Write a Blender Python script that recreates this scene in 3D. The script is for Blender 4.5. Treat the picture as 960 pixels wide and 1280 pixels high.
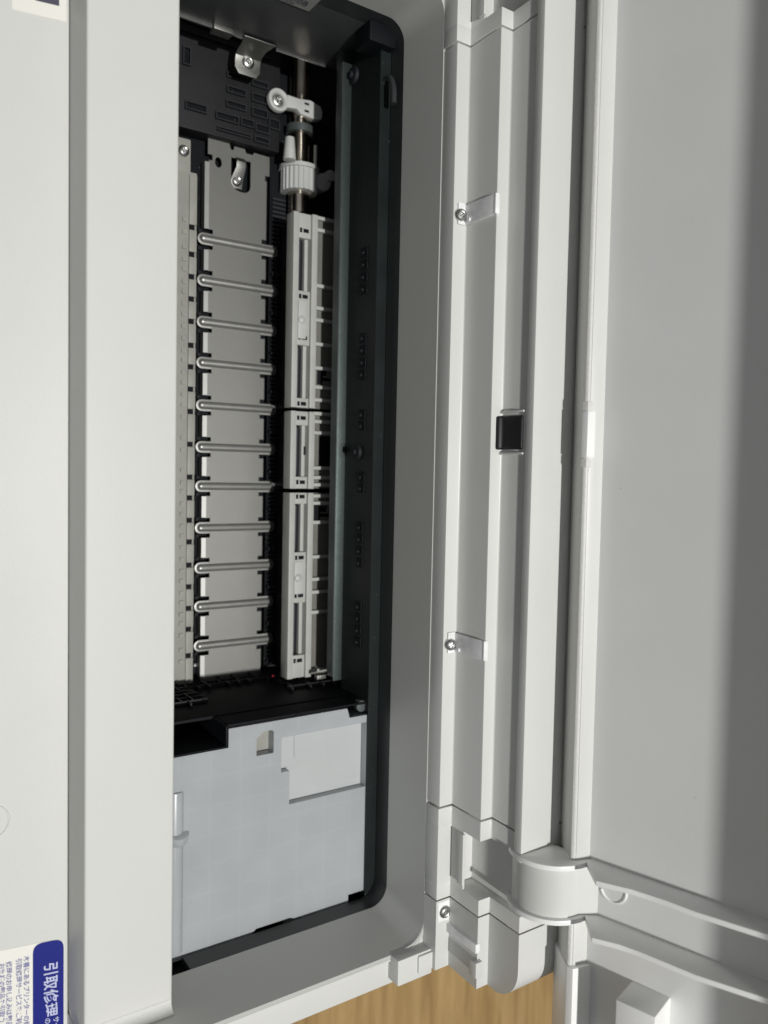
import bpy, bmesh, math, random
from mathutils import Vector, Matrix
R = math.radians
random.seed(7)
S = bpy.context.scene
COL = S.collection
for o in list(bpy.data.objects):
    bpy.data.objects.remove(o)

# ------------------------------------------------------------------ camera
# printer frame: x = to the printer's right, y = backwards, z = up.
FPX, CX, CY = 1000.0, 480.0, 640.0         # focal length and centre in photo pixels
DECK = 0.150                                # height of the open deck above the table
PITCH = R(34)                               # camera looks down 56 degrees, turned on its side
ex = Vector((1, 0, 0))
xi = Vector((0, math.cos(PITCH), math.sin(PITCH)))
zi = Vector((0, -math.sin(PITCH), math.cos(PITCH)))
cr = (ex * -0.0201 + xi * 0.9998).normalized()
ck = (ex * -0.0468 + xi * -0.00094 + zi * 0.9989)
ck = (ck - cr * ck.dot(cr)).normalized()
cu = ck.cross(cr)

def pdir(px, py):
    return -ck + cr * ((px - CX) / FPX) + cu * ((CY - py) / FPX)
CAMPOS = Vector((0, 0, DECK)) - pdir(493, 640) * 0.40
cam = bpy.data.cameras.new('camera')
camo = bpy.data.objects.new('camera', cam)
COL.objects.link(camo)
M = Matrix((cr, cu, ck)).transposed().to_4x4()
M.translation = CAMPOS
camo.matrix_world = M
cam.sensor_fit = 'VERTICAL'
cam.sensor_height = 36
cam.lens = 36 * FPX / 1280
cam.clip_start = 0.01
cam.clip_end = 50
cam.dof.use_dof = True
cam.dof.focus_distance = 0.365
cam.dof.aperture_fstop = 7.5
S.camera = camo

# ------------------------------------------------------------------ light
W = bpy.data.worlds.new('World')
S.world = W
W.use_nodes = True
W.node_tree.nodes['Background'].inputs[0].default_value = (0.93, 0.97, 1.0, 1)
W.node_tree.nodes['Background'].inputs[1].default_value = 0.085
def area(name, loc, target, size, power, color, shape='DISK'):
    l = bpy.data.lights.new(name, 'AREA')
    l.shape = shape; l.size = size; l.energy = power; l.color = color
    o = bpy.data.objects.new(name, l); COL.objects.link(o)
    o.location = loc
    o.rotation_euler = (Vector(target) - Vector(loc)).to_track_quat('-Z', 'Y').to_euler()
    return o
KEYDIR = Vector((0.10, -0.14, 1.0)).normalized()      # towards the ceiling lamp
area('ceiling_lamp', KEYDIR * 2.3 + Vector((0, 0, .15)), (0, 0, 0.15), 0.065, 43, (1.0, 0.985, 0.955))
area('ceiling_glow', (0.1, -.75, 2.4), (0.1, -.05, 0.1), 2.4, 5, (0.94, 0.97, 1.0), 'SQUARE')
S.view_settings.view_transform = 'Standard'
S.view_settings.look = 'None'
S.view_settings.exposure = 0.12
S.view_settings.gamma = 1
S.render.engine = 'CYCLES'
S.cycles.max_bounces = 8
S.cycles.use_denoising = True

# ------------------------------------------------------------------ measuring helpers
def on(px, py, p, ang):
    """point of the plane that runs along x through p=(y,z) at ang degrees (0 back, 90 up) seen at photo pixel"""
    D = pdir(px, py); n = Vector((0, -math.sin(R(ang)), math.cos(R(ang))))
    P = Vector((0, p[0], p[1]))
    return CAMPOS + D * ((P - CAMPOS).dot(n) / D.dot(n))
def onz(px, py, z): return on(px, py, (0, z), 0)
def ony(px, py, y): return on(px, py, (y, 0), 90)
def onx(px, py, x):
    D = pdir(px, py); return CAMPOS + D * ((x - CAMPOS.x) / D.x)
def march(p, ang, px, py=640):
    q = on(px, py, p, ang); return (q.y, q.z)
def at(px, d, py=640): return CAMPOS + pdir(px, py) * d

# ------------------------------------------------------------------ materials
def mat(name, col, rough=.5, metal=0, noise=0.0, nscale=300, bump=0.0, bscale=900, spec=.5, sss=0, coat=0, stretch=None, dust=None, rvar=0.0):
    m = bpy.data.materials.new(name); m.use_nodes = True
    nt = m.node_tree; b = nt.nodes['Principled BSDF']
    b.inputs['Base Color'].default_value = (*col, 1)
    b.inputs['Roughness'].default_value = rough
    b.inputs['Metallic'].default_value = metal
    b.inputs['Specular IOR Level'].default_value = spec
    b.inputs['Coat Weight'].default_value = coat
    if sss:
        b.inputs['Subsurface Weight'].default_value = sss
        b.inputs['Subsurface Radius'].default_value = (1, 1, 1)
        b.inputs['Subsurface Scale'].default_value = .006
    tc = nt.nodes.new('ShaderNodeTexCoord')
    src = tc.outputs['Object']
    if stretch:
        mp = nt.nodes.new('ShaderNodeMapping'); mp.inputs['Scale'].default_value = stretch
        nt.links.new(src, mp.inputs[0]); src = mp.outputs[0]
    if noise:
        n = nt.nodes.new('ShaderNodeTexNoise'); n.inputs['Scale'].default_value = nscale; n.inputs['Detail'].default_value = 5
        nt.links.new(src, n.inputs['Vector'])
        r = nt.nodes.new('ShaderNodeValToRGB')
        r.color_ramp.elements[0].position = .3; r.color_ramp.elements[1].position = .7
        r.color_ramp.elements[0].color = (*[c * (1 - noise) for c in col], 1)
        r.color_ramp.elements[1].color = (*[min(1, c * (1 + noise)) for c in col], 1)
        nt.links.new(n.outputs['Fac'], r.inputs[0]); nt.links.new(r.outputs[0], b.inputs['Base Color'])
        rr = nt.nodes.new('ShaderNodeMapRange'); rr.inputs['To Min'].default_value = max(.02, rough - min(.08, noise * .5)); rr.inputs['To Max'].default_value = min(1, rough + min(.08, noise * .5))
        nt.links.new(n.outputs['Fac'], rr.inputs[0]); nt.links.new(rr.outputs[0], b.inputs['Roughness'])
    if rvar:
        ng = nt.nodes.new('ShaderNodeTexNoise'); ng.inputs['Scale'].default_value = 14; ng.inputs['Detail'].default_value = 6; ng.inputs['Distortion'].default_value = .8
        nt.links.new(src, ng.inputs['Vector'])
        rg = nt.nodes.new('ShaderNodeMapRange'); rg.inputs['From Min'].default_value = .3; rg.inputs['From Max'].default_value = .7
        rg.inputs['To Min'].default_value = rough - rvar; rg.inputs['To Max'].default_value = rough + rvar
        nt.links.new(ng.outputs['Fac'], rg.inputs[0]); nt.links.new(rg.outputs[0], b.inputs['Roughness'])
    if dust:
        dcol, dsc, dth, dmix = dust
        vo = nt.nodes.new('ShaderNodeTexVoronoi'); vo.inputs['Scale'].default_value = dsc
        nt.links.new(src, vo.inputs['Vector'])
        lt = nt.nodes.new('ShaderNodeMath'); lt.operation = 'LESS_THAN'; lt.inputs[1].default_value = dth
        nt.links.new(vo.outputs['Distance'], lt.inputs[0])
        sx = nt.nodes.new('ShaderNodeSeparateColor'); nt.links.new(vo.outputs['Color'], sx.inputs[0])
        gt = nt.nodes.new('ShaderNodeMath'); gt.operation = 'GREATER_THAN'; gt.inputs[1].default_value = .62; nt.links.new(sx.outputs[0], gt.inputs[0])
        ml = nt.nodes.new('ShaderNodeMath'); ml.operation = 'MULTIPLY'; nt.links.new(lt.outputs[0], ml.inputs[0]); nt.links.new(gt.outputs[0], ml.inputs[1])
        m2 = nt.nodes.new('ShaderNodeMath'); m2.operation = 'MULTIPLY'; m2.inputs[1].default_value = dmix; nt.links.new(ml.outputs[0], m2.inputs[0])
        mc = nt.nodes.new('ShaderNodeMix'); mc.data_type = 'RGBA'; mc.inputs[7].default_value = (*dcol, 1)
        nt.links.new(m2.outputs[0], mc.inputs[0])
        old = b.inputs['Base Color'].links
        if old: nt.links.new(old[0].from_socket, mc.inputs[6])
        else: mc.inputs[6].default_value = (*col, 1)
        nt.links.new(mc.outputs[2], b.inputs['Base Color'])
    if bump:
        n2 = nt.nodes.new('ShaderNodeTexNoise'); n2.inputs['Scale'].default_value = bscale; n2.inputs['Detail'].default_value = 3
        nt.links.new(src, n2.inputs['Vector'])
        bp = nt.nodes.new('ShaderNodeBump'); bp.inputs['Strength'].default_value = bump; bp.inputs['Distance'].default_value = .0004
        nt.links.new(n2.outputs['Fac'], bp.inputs['Height']); nt.links.new(bp.outputs[0], b.inputs['Normal'])
    return m
WHITE = mat('white_plastic', (.63, .635, .61), .50, spec=.3, noise=.008, nscale=40, bump=.22, bscale=1500, dust=((.30, .29, .26), 75, .020, .6), rvar=.03)
GREY = mat('pale_grey_plastic', (.62, .625, .605), .34, noise=.015, nscale=40, bump=.10, bscale=1500, dust=((.30, .29, .26), 75, .020, .6), rvar=.03)
LIDM = mat('lid_plastic', (.84, .845, .835), .34, noise=.015, nscale=30, bump=.14, bscale=1300, dust=((.30, .29, .26), 75, .020, .6), rvar=.03)
BEZ_SHADED = mat('shaded_bezel_plastic', (.49, .495, .475), .34, bump=.08, bscale=1500, spec=.4, dust=((.30, .29, .26), 75, .020, .6))  # the pale grey plastic, with the bezel's weaker light put into the colour
SPARK = mat('grained_plastic', (.62, .62, .60), .5, noise=.05, nscale=900, bump=.5, bscale=1100)
LINER = mat('dark_liner', (.030, .033, .035), .38, noise=.1, nscale=60, bump=.1, dust=((.30, .30, .29), 320, .075, .35))
PLATEG = mat('dark_grey_plate', (.052, .056, .058), .42, noise=.1, nscale=20, bump=.05, dust=((.30, .30, .29), 320, .075, .35))
WALLM = mat('green_black_wall', (.008, .012, .012), .5, spec=.3, noise=.2, nscale=60, bump=.1, dust=((.30, .30, .29), 320, .075, .35))
BLACK = mat('black_plastic', (.005, .006, .008), .6, spec=.15, noise=.25, nscale=80, bump=.2, bscale=1500, dust=((.30, .30, .29), 320, .075, .35))
BLACK2 = mat('black_rib_plastic', (.015, .016, .020), .6, spec=.2, noise=.25, nscale=80, bump=.2, bscale=1500, dust=((.30, .30, .29), 320, .075, .35))
RIBM = mat('rib_steel', (.40, .40, .385), .40, metal=.75, noise=.05, nscale=200)
STEEL = mat('zinc_steel', (.26, .26, .247), .50, metal=1, noise=.012, nscale=60, bump=.0)
EDGE = mat('sheared_steel_edge', (.30, .30, .29), .50, metal=1, noise=.05, nscale=200)
BRIGHT = mat('bright_steel', (.60, .60, .59), .34, metal=1, noise=.08, nscale=200)
RAIL = mat('rail_steel', (.10, .124, .118), .45, metal=.9, noise=.08, nscale=600, bump=.05, bscale=900)
RAILD = mat('rail_dark_steel', (.085, .10, .10), .5, metal=.4, noise=.2, nscale=60)
CHROME = mat('shaft_steel', (.50, .45, .38), .18, metal=1, noise=.1, nscale=100)
NYLON = mat('nylon', (.41, .415, .395), .45, noise=.05, nscale=120, bump=.1)
NYLONB = mat('white_nylon', (.47, .48, .47), .42, noise=.04, nscale=120, bump=.1)
BEIGE = mat('beige_plastic', (.30, .30, .27), .5, noise=.06, nscale=120, bump=.15)
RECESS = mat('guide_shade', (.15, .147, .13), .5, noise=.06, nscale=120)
RUBBER = mat('black_rubber', (.006, .006, .008), .55, noise=.2, nscale=300)
ROLLER = mat('roller_rubber', (.012, .013, .018), .5)
CLEAR = mat('frosted_plastic', (.82, .83, .83), .30, noise=.12, nscale=150, bump=.15, bscale=500)
PAPER = mat('label_paper', (.80, .79, .73), .6)
PAPERG = mat('grey_label', (.30, .31, .29), .55)
INK = mat('label_ink', (.19, .19, .37), .6)
INKD = mat('dark_ink', (.06, .06, .09), .6)
BLUE = mat('label_blue', (.010, .016, .20), .5, spec=.2)
BANDW = mat('band_lettering', (.50, .53, .74), .5)
RED = mat('red_spark', (.4, .02, .03), .4)
# translucent milk-white box with its inner webs showing through
BOXM = mat('milky_plastic', (.40, .43, .455), .30, bump=.05, bscale=200, sss=.25)
nt = BOXM.node_tree; b = nt.nodes['Principled BSDF']
tc = nt.nodes.new('ShaderNodeTexCoord'); bt = nt.nodes.new('ShaderNodeTexBrick')
bt.offset = 0; bt.inputs['Scale'].default_value = 1
bt.inputs['Brick Width'].default_value = .0135; bt.inputs['Row Height'].default_value = .0150
bt.inputs['Mortar Size'].default_value = .0011; bt.inputs['Mortar Smooth'].default_value = 1
bt.inputs['Color1'].default_value = (.425, .447, .463, 1); bt.inputs['Color2'].default_value = (.425, .447, .463, 1)
bt.inputs['Mortar'].default_value = (.442, .463, .478, 1)
wv = nt.nodes.new('ShaderNodeTexNoise'); wv.inputs['Scale'].default_value = 45; wv.inputs['Detail'].default_value = 3
vm = nt.nodes.new('ShaderNodeVectorMath'); vm.operation = 'MULTIPLY_ADD'; vm.inputs[1].default_value = (.0016, .0016, 0)
nt.links.new(tc.outputs['Object'], wv.inputs['Vector']); nt.links.new(wv.outputs['Color'], vm.inputs[0]); nt.links.new(tc.outputs['Object'], vm.inputs[2])
cl = nt.nodes.new('ShaderNodeMix'); cl.data_type = 'RGBA'; cl.blend_type = 'MULTIPLY'; cl.inputs[0].default_value = .22
nt.links.new(vm.outputs[0], bt.inputs['Vector']); nt.links.new(bt.outputs['Color'], cl.inputs[6]); nt.links.new(wv.outputs['Fac'], cl.inputs[7]); nt.links.new(cl.outputs[2], b.inputs['Base Color'])
b.inputs['Coat Weight'].default_value = .25; b.inputs['Coat Roughness'].default_value = .12
# wood
WOOD = mat('oak_veneer', (.40, .26, .12), .5)
nt = WOOD.node_tree; b = nt.nodes['Principled BSDF']
tc = nt.nodes.new('ShaderNodeTexCoord'); mp = nt.nodes.new('ShaderNodeMapping'); mp.inputs['Scale'].default_value = (2.2, 30, 1)
n = nt.nodes.new('ShaderNodeTexNoise'); n.inputs['Scale'].default_value = 3; n.inputs['Detail'].default_value = 8; n.inputs['Distortion'].default_value = .6
mp2 = nt.nodes.new('ShaderNodeMapping'); mp2.inputs['Scale'].default_value = (14, 420, 1)
n2 = nt.nodes.new('ShaderNodeTexNoise'); n2.inputs['Scale'].default_value = 3; n2.inputs['Detail'].default_value = 4
r = nt.nodes.new('ShaderNodeValToRGB')
e = r.color_ramp.elements
e[0].position = .28; e[0].color = (.40, .245, .095, 1); e[1].position = .74; e[1].color = (.67, .46, .21, 1)
mid = e.new(.5); mid.color = (.56, .365, .15, 1)
mx = nt.nodes.new('ShaderNodeMix'); mx.data_type = 'RGBA'; mx.blend_type = 'MULTIPLY'; mx.inputs[0].default_value = .5
nt.links.new(tc.outputs['Object'], mp.inputs[0]); nt.links.new(mp.outputs[0], n.inputs['Vector'])
nt.links.new(tc.outputs['Object'], mp2.inputs[0]); nt.links.new(mp2.outputs[0], n2.inputs['Vector'])
nt.links.new(n.outputs['Fac'], r.inputs[0]); nt.links.new(r.outputs[0], mx.inputs[6]); nt.links.new(n2.outputs['Fac'], mx.inputs[7])
nt.links.new(mx.outputs[2], b.inputs['Base Color'])

# ------------------------------------------------------------------ mesh helpers
class MB:
    def __init__(s): s.bm = bmesh.new()
    def poly(s, pts, ext):
        """closed polygon (3D points) extruded by vector ext"""
        a = [s.bm.verts.new(p) for p in pts]; e = Vector(ext)
        c = [s.bm.verts.new(Vector(p) + e) for p in pts]
        n = len(pts)
        s.bm.faces.new(a); s.bm.faces.new(c[::-1])
        for i in range(n):
            j = (i + 1) % n
            s.bm.faces.new((a[j], a[i], c[i], c[j]))
        return s
    def px(s, yz, x0, x1): return s.poly([(x0, y, z) for y, z in yz], (x1 - x0, 0, 0))
    def pz(s, xy, z0, z1): return s.poly([(x, y, z0) for x, y in xy], (0, 0, z1 - z0))
    def box(s, x0, x1, y0, y1, z0, z1): return s.pz([(x0, y0), (x1, y0), (x1, y1), (x0, y1)], z0, z1)
    def cyl(s, p0, p1, r0, r1=None, seg=20, caps=True):
        r1 = r0 if r1 is None else r1
        p0, p1 = Vector(p0), Vector(p1); d = (p1 - p0).normalized()
        u = d.orthogonal().normalized(); v = d.cross(u)
        A = []; B = []
        for i in range(seg):
            t = 2 * math.pi * i / seg; w = u * math.cos(t) + v * math.sin(t)
            A.append(s.bm.verts.new(p0 + w * r0)); B.append(s.bm.verts.new(p1 + w * r1))
        for i in range(seg):
            j = (i + 1) % seg; s.bm.faces.new((A[i], A[j], B[j], B[i]))
        if caps: s.bm.faces.new(A[::-1]); s.bm.faces.new(B)
        return s
    def loft(s, rings, closed=True, caps=True):
        V = [[s.bm.verts.new(p) for p in r] for r in rings]
        n = len(V[0])
        for a, b_ in zip(V, V[1:]):
            for i in range(n if closed else n - 1):
                j = (i + 1) % n; s.bm.faces.new((a[i], a[j], b_[j], b_[i]))
        if caps and closed:
            s.bm.faces.new(V[0][::-1]); s.bm.faces.new(V[-1])
        return s
    def ball(s, c, r, sc=(1, 1, 1), u=14, v=8):
        bmesh.ops.create_uvsphere(s.bm, u_segments=u, v_segments=v, radius=r,
                                  matrix=Matrix.Translation(c) @ Matrix.Diagonal((*sc, 1)))
        return s

def link(o, parent):
    COL.objects.link(o)
    if parent is not None:
        o.parent = parent
        o.matrix_parent_inverse = parent.matrix_world.inverted() if parent.type != 'EMPTY' else Matrix.Translation(-parent.location)
    return o
def obj(name, mb, m, parent=None, bevel=0.0, seg=2, smooth=True, label=None):
    bm = mb.bm
    bmesh.ops.remove_doubles(bm, verts=bm.verts, dist=1e-7)
    bmesh.ops.recalc_face_normals(bm, faces=bm.faces)
    if bevel:
        bm.normal_update()
        ed = [e for e in bm.edges if len(e.link_faces) == 2 and e.calc_face_angle(0) > R(35)]
        bmesh.ops.bevel(bm, geom=ed, offset=bevel, segments=seg, profile=.6, affect='EDGES', clamp_overlap=True)
    bm.normal_update()
    if smooth:
        for f in bm.faces: f.smooth = True
        for e in bm.edges:
            if len(e.link_faces) != 2 or e.calc_face_angle(0) > R(38): e.smooth = False
    me = bpy.data.meshes.new(name); bm.to_mesh(me); bm.free()
    me.materials.append(m)
    o = bpy.data.objects.new(name, me)
    if label: o['label'] = label
    return link(o, parent)
def copy(o, parent, shift):
    c = o.copy(); COL.objects.link(c); c.parent = parent
    c.matrix_parent_inverse = o.matrix_parent_inverse.copy()
    c.location = o.location + Vector(shift)
    return c
def lettering(name, body, m, parent, org, xdir, ydir, size, lift=.00012, spacing=1.0, bold=0.0):
    c = bpy.data.curves.new(name, 'FONT'); c.body = body; c.size = size; c.space_character = spacing; c.offset = bold
    t = bpy.data.objects.new(name, c); COL.objects.link(t)
    bpy.context.view_layer.update()
    me = bpy.data.meshes.new_from_object(t.evaluated_get(bpy.context.evaluated_depsgraph_get()))
    bpy.data.objects.remove(t)
    X = Vector(xdir).normalized(); Y = Vector(ydir); Y = (Y - X * Y.dot(X)).normalized(); Z = X.cross(Y)
    T = Matrix((X, Y, Z)).transposed().to_4x4(); T.translation = Vector(org) + Z * lift
    me.transform(T); me.materials.clear(); me.materials.append(m); me.name = name
    return link(bpy.data.objects.new(name, me), parent)
def screw(parent, p, n, r=.0032, m=None, washer=None):
    p = Vector(p); n = Vector(n).normalized()
    u = n.orthogonal().normalized(); v = n.cross(u)
    mb = MB()
    rings = []
    for rr, h in ((r, 0), (r, .0007), (r * .86, .0013), (r * .55, .0017), (r * .46, .0016), (r * .40, .0006)):
        rings.append([p + n * h + (u * math.cos(a) + v * math.sin(a)) * rr for a in [2 * math.pi * i / 20 for i in range(20)]])
    mb.loft(rings)
    for a in (0.5, 0.5 + math.pi / 2):      # cross recess walls
        w = u * math.cos(a) + v * math.sin(a); q = n.cross(w)
        for s_ in (-1, 1):
            c0 = p + n * .0005 + w * (s_ * r * .30)
            mb.poly([c0 + q * (r * .12) + w * (-r * .12), c0 + q * (-r * .12) + w * (-r * .12), c0 + q * (-r * .12) + w * (r * .12), c0 + q * (r * .12) + w * (r * .12)], n * .0009)
    return obj('screw', mb, m or BRIGHT, parent)

# ------------------------------------------------------------------ layout numbers, measured on the photo
XR = onz(478, 1130, DECK).x              # right end wall of the bezel
XL = onz(503, 28, DECK).x                # left end wall
def xat(px, py, p, ang): return on(px, py, p, ang).x
A0 = (.0010, DECK)
LIP = march(A0, 90, 542)                 # foot of the raised lip
T1 = march(LIP, 90, 558); T1b = march(T1, 0, 574)
T2 = march(T1b, 91, 611); T2b = march(T2, 0, 625)
T3 = march(T2b, 91, 664); T3b = march(T3, 0, 711)
L1 = march(T3b, 119, 727); L2 = march(L1, 60, 731); L3 = march(L2, 14, 750)
LANG = 74
LEND = march(L3, LANG, 908)              # where the shade begins on the lid
ZB = LIP[1]
xr_boss = on(741, 1074, L3, LANG).x + .004
XS0 = xat(587, 58, T1b, 90); XS1 = xat(567, 1008, T1b, 90)
XE = xat(553, 1207, T1, 0) + .001
print('XR %.3f XL %.3f XS %.3f %.3f XE %.3f' % (XR, XL, XS0, XS1, XE))
for n_ in ('LIP', 'T1', 'T1b', 'T2', 'T2b', 'T3', 'T3b', 'L1', 'L2', 'L3', 'LEND'): print(n_, '%.4f %.4f' % globals()[n_])

# ------------------------------------------------------------------ table
tb = MB(); tb.box(-.75, .85, -.55, .60, -.03, 0)
table = obj('tabletop', tb, WOOD, None, bevel=.002)
table['label'] = 'oak coloured wooden tabletop under the open printer'; table['category'] = 'table'

# ------------------------------------------------------------------ printer root
P = bpy.data.objects.new('printer', None); COL.objects.link(P)
P.location = (0, -.1, 0); P.empty_display_size = .05
P['label'] = 'pale grey inkjet printer with its lid raised and the black inside showing'
P['category'] = 'printer'
bpy.context.view_layer.update()

# --- front deck: raised panel, step, sloping front panel
PAN = DECK + .016
E0 = march((0, PAN), 180, 220)          # cavity edge
E1 = march(E0, 180, 107); E2 = march(E1, 270, 86); E3 = march(E2, 190, -260)
mb = MB()
x0 = -.42
RAKE = .0050
XT = XR + RAKE
XF = XR + RAKE * (PAN - DECK) / (ZB - DECK)
x1 = XF + .0012
print('wanted end', onz(218, 1243, PAN).x, 'have', XF)
mb.px([E0, (E0[0], E0[1] - .012), (E0[0] - .003, E0[1] - .012), (E0[0] - .003, E2[1] - .006), (E1[0] + .0002, E2[1] - .006), E1], x0, x1)
mb.px([E2, E3, (E3[0], E3[1] - .006), (E2[0], E2[1] - .006)], x0, x1 + .014)
deck = obj('front_cover', mb, WHITE, P, bevel=.0010, seg=3)
# fillet where the panel meets the end wall
mb = MB(); rings = []; rad = .004
for y in (E0[0] - .0005, E1[0]):
    ring = [(XF + .0006, y, PAN + .0001)]
    for i in range(9):
        t = math.pi / 2 * i / 8
        ring.append((XF + .0004 - rad + rad * math.sin(t), y, PAN + rad - rad * math.cos(t) + .0001))
    rings.append(ring)
mb.loft(rings); obj('fillet', mb, WHITE, deck)
# embossed ring on the sloping panel
def ring_on(name, cpt, n, r, w, h, m, parent, a0=0, a1=360):
    n = Vector(n).normalized(); u = Vector((1, 0, 0)); v = n.cross(u); k = 40; mb = MB(); rings = []
    full = a1 - a0 >= 360
    for i in range(k + (0 if full else 1)):
        t = R(a0 + (a1 - a0) * i / k); d = u * math.cos(t) + v * math.sin(t)
        rings.append([cpt + d * (r - w) - n * .0003, cpt + d * (r - w * .5) + n * h, cpt + d * (r + w * .5) + n * h, cpt + d * (r + w) - n * .0003])
    if full: rings.append(rings[0])
    mb.loft(rings, caps=not full)
    return obj(name, mb, m, parent)
nsl = Vector((0, -math.sin(R(10)), math.cos(R(10))))
ring_on('moulded_ring', on(-12, 1028, E2, 10), nsl, .0068, .0006, .0004, WHITE, deck)

# --- stickers
def sticker_quad(a, b_, c, d, m, name, parent, lift=.0002, rad=0, n=nsl):
    pts = [a, b_, c, d]
    if rad:
        out = []
        for i in range(4):
            p, q, s_ = pts[i - 1], pts[i], pts[(i + 1) % 4]
            u = (p - q).normalized(); v = (s_ - q).normalized()
            for k in range(7):
                t = k / 6
                e_ = q + u * rad * (1 - t) ** 2 + v * rad * t ** 2
                out.append(e_)
        pts = out
    mb = MB(); mb.poly([p + n * lift * .2 for p in pts], n * lift)
    return obj(name, mb, m, parent)
def sp(px, py): return on(px, py, E2, 10)
def srect(xa, xb, ya, yb):
    zf = lambda y: E2[1] - (E2[0] - y) * math.tan(R(10))
    return [Vector((xa, ya, zf(ya))), Vector((xb, ya, zf(ya))), Vector((xb, yb, zf(yb))), Vector((xa, yb, zf(yb)))]
k0 = sp(80, 1172)
yb0 = sp(41, 1185).y
s1 = sticker_quad(*srect(k0.x, k0.x + .06, k0.y - .10, k0.y), PAPER, 'service_label', P, lift=.00015, rad=.0042)
s1['label'] = 'white repair notice label with a blue band and white characters'
sticker_quad(*srect(k0.x + .0001, k0.x + .06, yb0, k0.y - .0001), BLUE, 'blue_band', s1, lift=.0003, rad=.004)
down = Vector((1, 0, 0)); upt = Vector((0, math.cos(R(10)), math.sin(R(10))))
def put(body, px, py, h, m, name='lettering', par=None, lift=.0006):
    return lettering(name, body, m, par, sp(px, py), down, upt, h, lift, bold=h * .018)
put('引取修理', 56.5, 1203, .0058, BANDW, par=s1)
put('サー', 67, 1270, .0026, BANDW, par=s1)
put('の', 56.5, 1272, .0026, BANDW, par=s1)
for px_, py_, body in ((32, 1195, '本書にあるプリンターの修理について'), (22.5, 1198, '引取修理サービスをご利用ください'), (10, 1202, '修理のお申し込みは製品'), (1, 1204, 'お客様の製品を引取り')):
    put(body, px_ - 2, py_,   .0025, INK, par=s1, lift=.0003)
k1 = sp(83, 28)
s2 = sticker_quad(*srect(k1.x - .06, k1.x, sp(15, 8).y, k1.y), PAPER, 'paper_label', P, rad=.0005)
c0 = sp(74, 8); c1 = sp(44, -1)
sticker_quad(*srect(c0.x - .04, c0.x, c1.y, c0.y), INKD, 'printed_bar', s2, lift=.0003)

# --- bezel: U shaped wall round the opening, rounded corners
def u_loop(inset, rad, yfront, right=0.0):
    pts = []
    xl, xr, yb = XL - inset, XR + inset + right, 0 + inset
    pts.append((xl, yfront))
    for i in range(9):
        t = math.pi - math.pi / 2 * i / 8
        pts.append((xl + rad + rad * math.cos(t), yb - rad + rad * math.sin(t)))
    for i in range(9):
        t = math.pi / 2 - math.pi / 2 * i / 8
        pts.append((xr - rad + rad * math.cos(t), yb - rad + rad * math.sin(t)))
    pts.append((xr, yfront))
    return pts
yf = E3[0] - .02
def u_wall(name, z0, z1, m, i0, i1, rad, yfr, flare=0, bevel=0, par=P, rake=0, run=None):
    a = u_loop(i0, rad, yfr); b_ = u_loop(i1, max(.001, rad + (i1 - i0)), yfr, rake)
    at_ = u_loop(i0 + flare, rad + flare, yfr, rake)
    mb = MB()
    rings = []
    for q, qt, w in zip(a, at_, b_):
        rings.append([(q[0], q[1], z0), (qt[0], qt[1], z1), (w[0], w[1], z1), (w[0], w[1], z0)])
    if run:
        xa_, y_to, zlow = run
        t, w = at_[-1], b_[-1]
        rings.append([(xa_, yfr - .0004, z0), (t[0], yfr - .0004, z1), (w[0], yfr - .0004, z1), (w[0], yfr - .0004, z0)])
        rings.append([(xa_, y_to, z0), (t[0], y_to, z1), (w[0], y_to, z1), (w[0], y_to, z0)])
    mb.loft(rings)
    return obj(name, mb, m, par, bevel=bevel)
yj = onx(247, 1224, XR).y
bez = u_wall('bezel', DECK, ZB, BEZ_SHADED, 0, .0025, .0095, yj, flare=.0006, rake=XT - XR, run=(XR, E1[0], 0))
# the part of the right wall in front of the opening
mb = MB(); mb.box(XR + .0030, XT + .0024, E1[0] + .0003, E1[0] + .006, E2[1] - .006, DECK - .0005); obj('end_wall', mb, BEZ_SHADED, P)
# dark liner below it
BAND = march((0.0, DECK), 90, 478)
lin = u_wall('liner', BAND[1], DECK - .0002, LINER, .0001, .003, .0095, yj)
ar = [(XT - .0101 + .0102 * math.cos(R(t)), -.0095 + .0102 * math.sin(R(t))) for t in range(0, 91, 10)]
mb = MB(); mb.pz(ar + [(XT + .0004, .0010), (XT + .0008, .0010), (XT + .0008, -.0095)], ZB - .006, ZB - .0003); obj('corner_fill', mb, GREY, P)
# right end: flat top ledge, lower shelf, corner blocks, outer skin
mb = MB()
xo = XR + .0205
mb.px([(yj + .002, ZB), (.003, ZB), (.003, ZB - .012), (yj + .002, ZB - .012)], XT + .0026, XT + .0036)
led = obj('ledge', mb, WHITE, P, bevel=.0003)
mb = MB(); mb.px([(E1[0], ZB - .0016), (.002, ZB - .0016), (.002, 0.006), (E1[0], .006)], XT + .0037, xo)
obj('side_panel', mb, WHITE, P, bevel=.0006)
bk0 = onx(479, 1187, XT + .001)
bz = onx(500, 1203, XT + .001).z
mb = MB(); mb.box(XT + .0003, xo - .003, bk0.y, .0015, ZB - .003, bz)
obj('corner_block', mb, WHITE, P, bevel=.0008)
mb = MB(); mb.box(XT + .0012, xo - .0060, bk0.y + .011, .0018, bz - .004, bz + .0012)
obj('corner_block', mb, WHITE, P, bevel=.0008)

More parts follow.
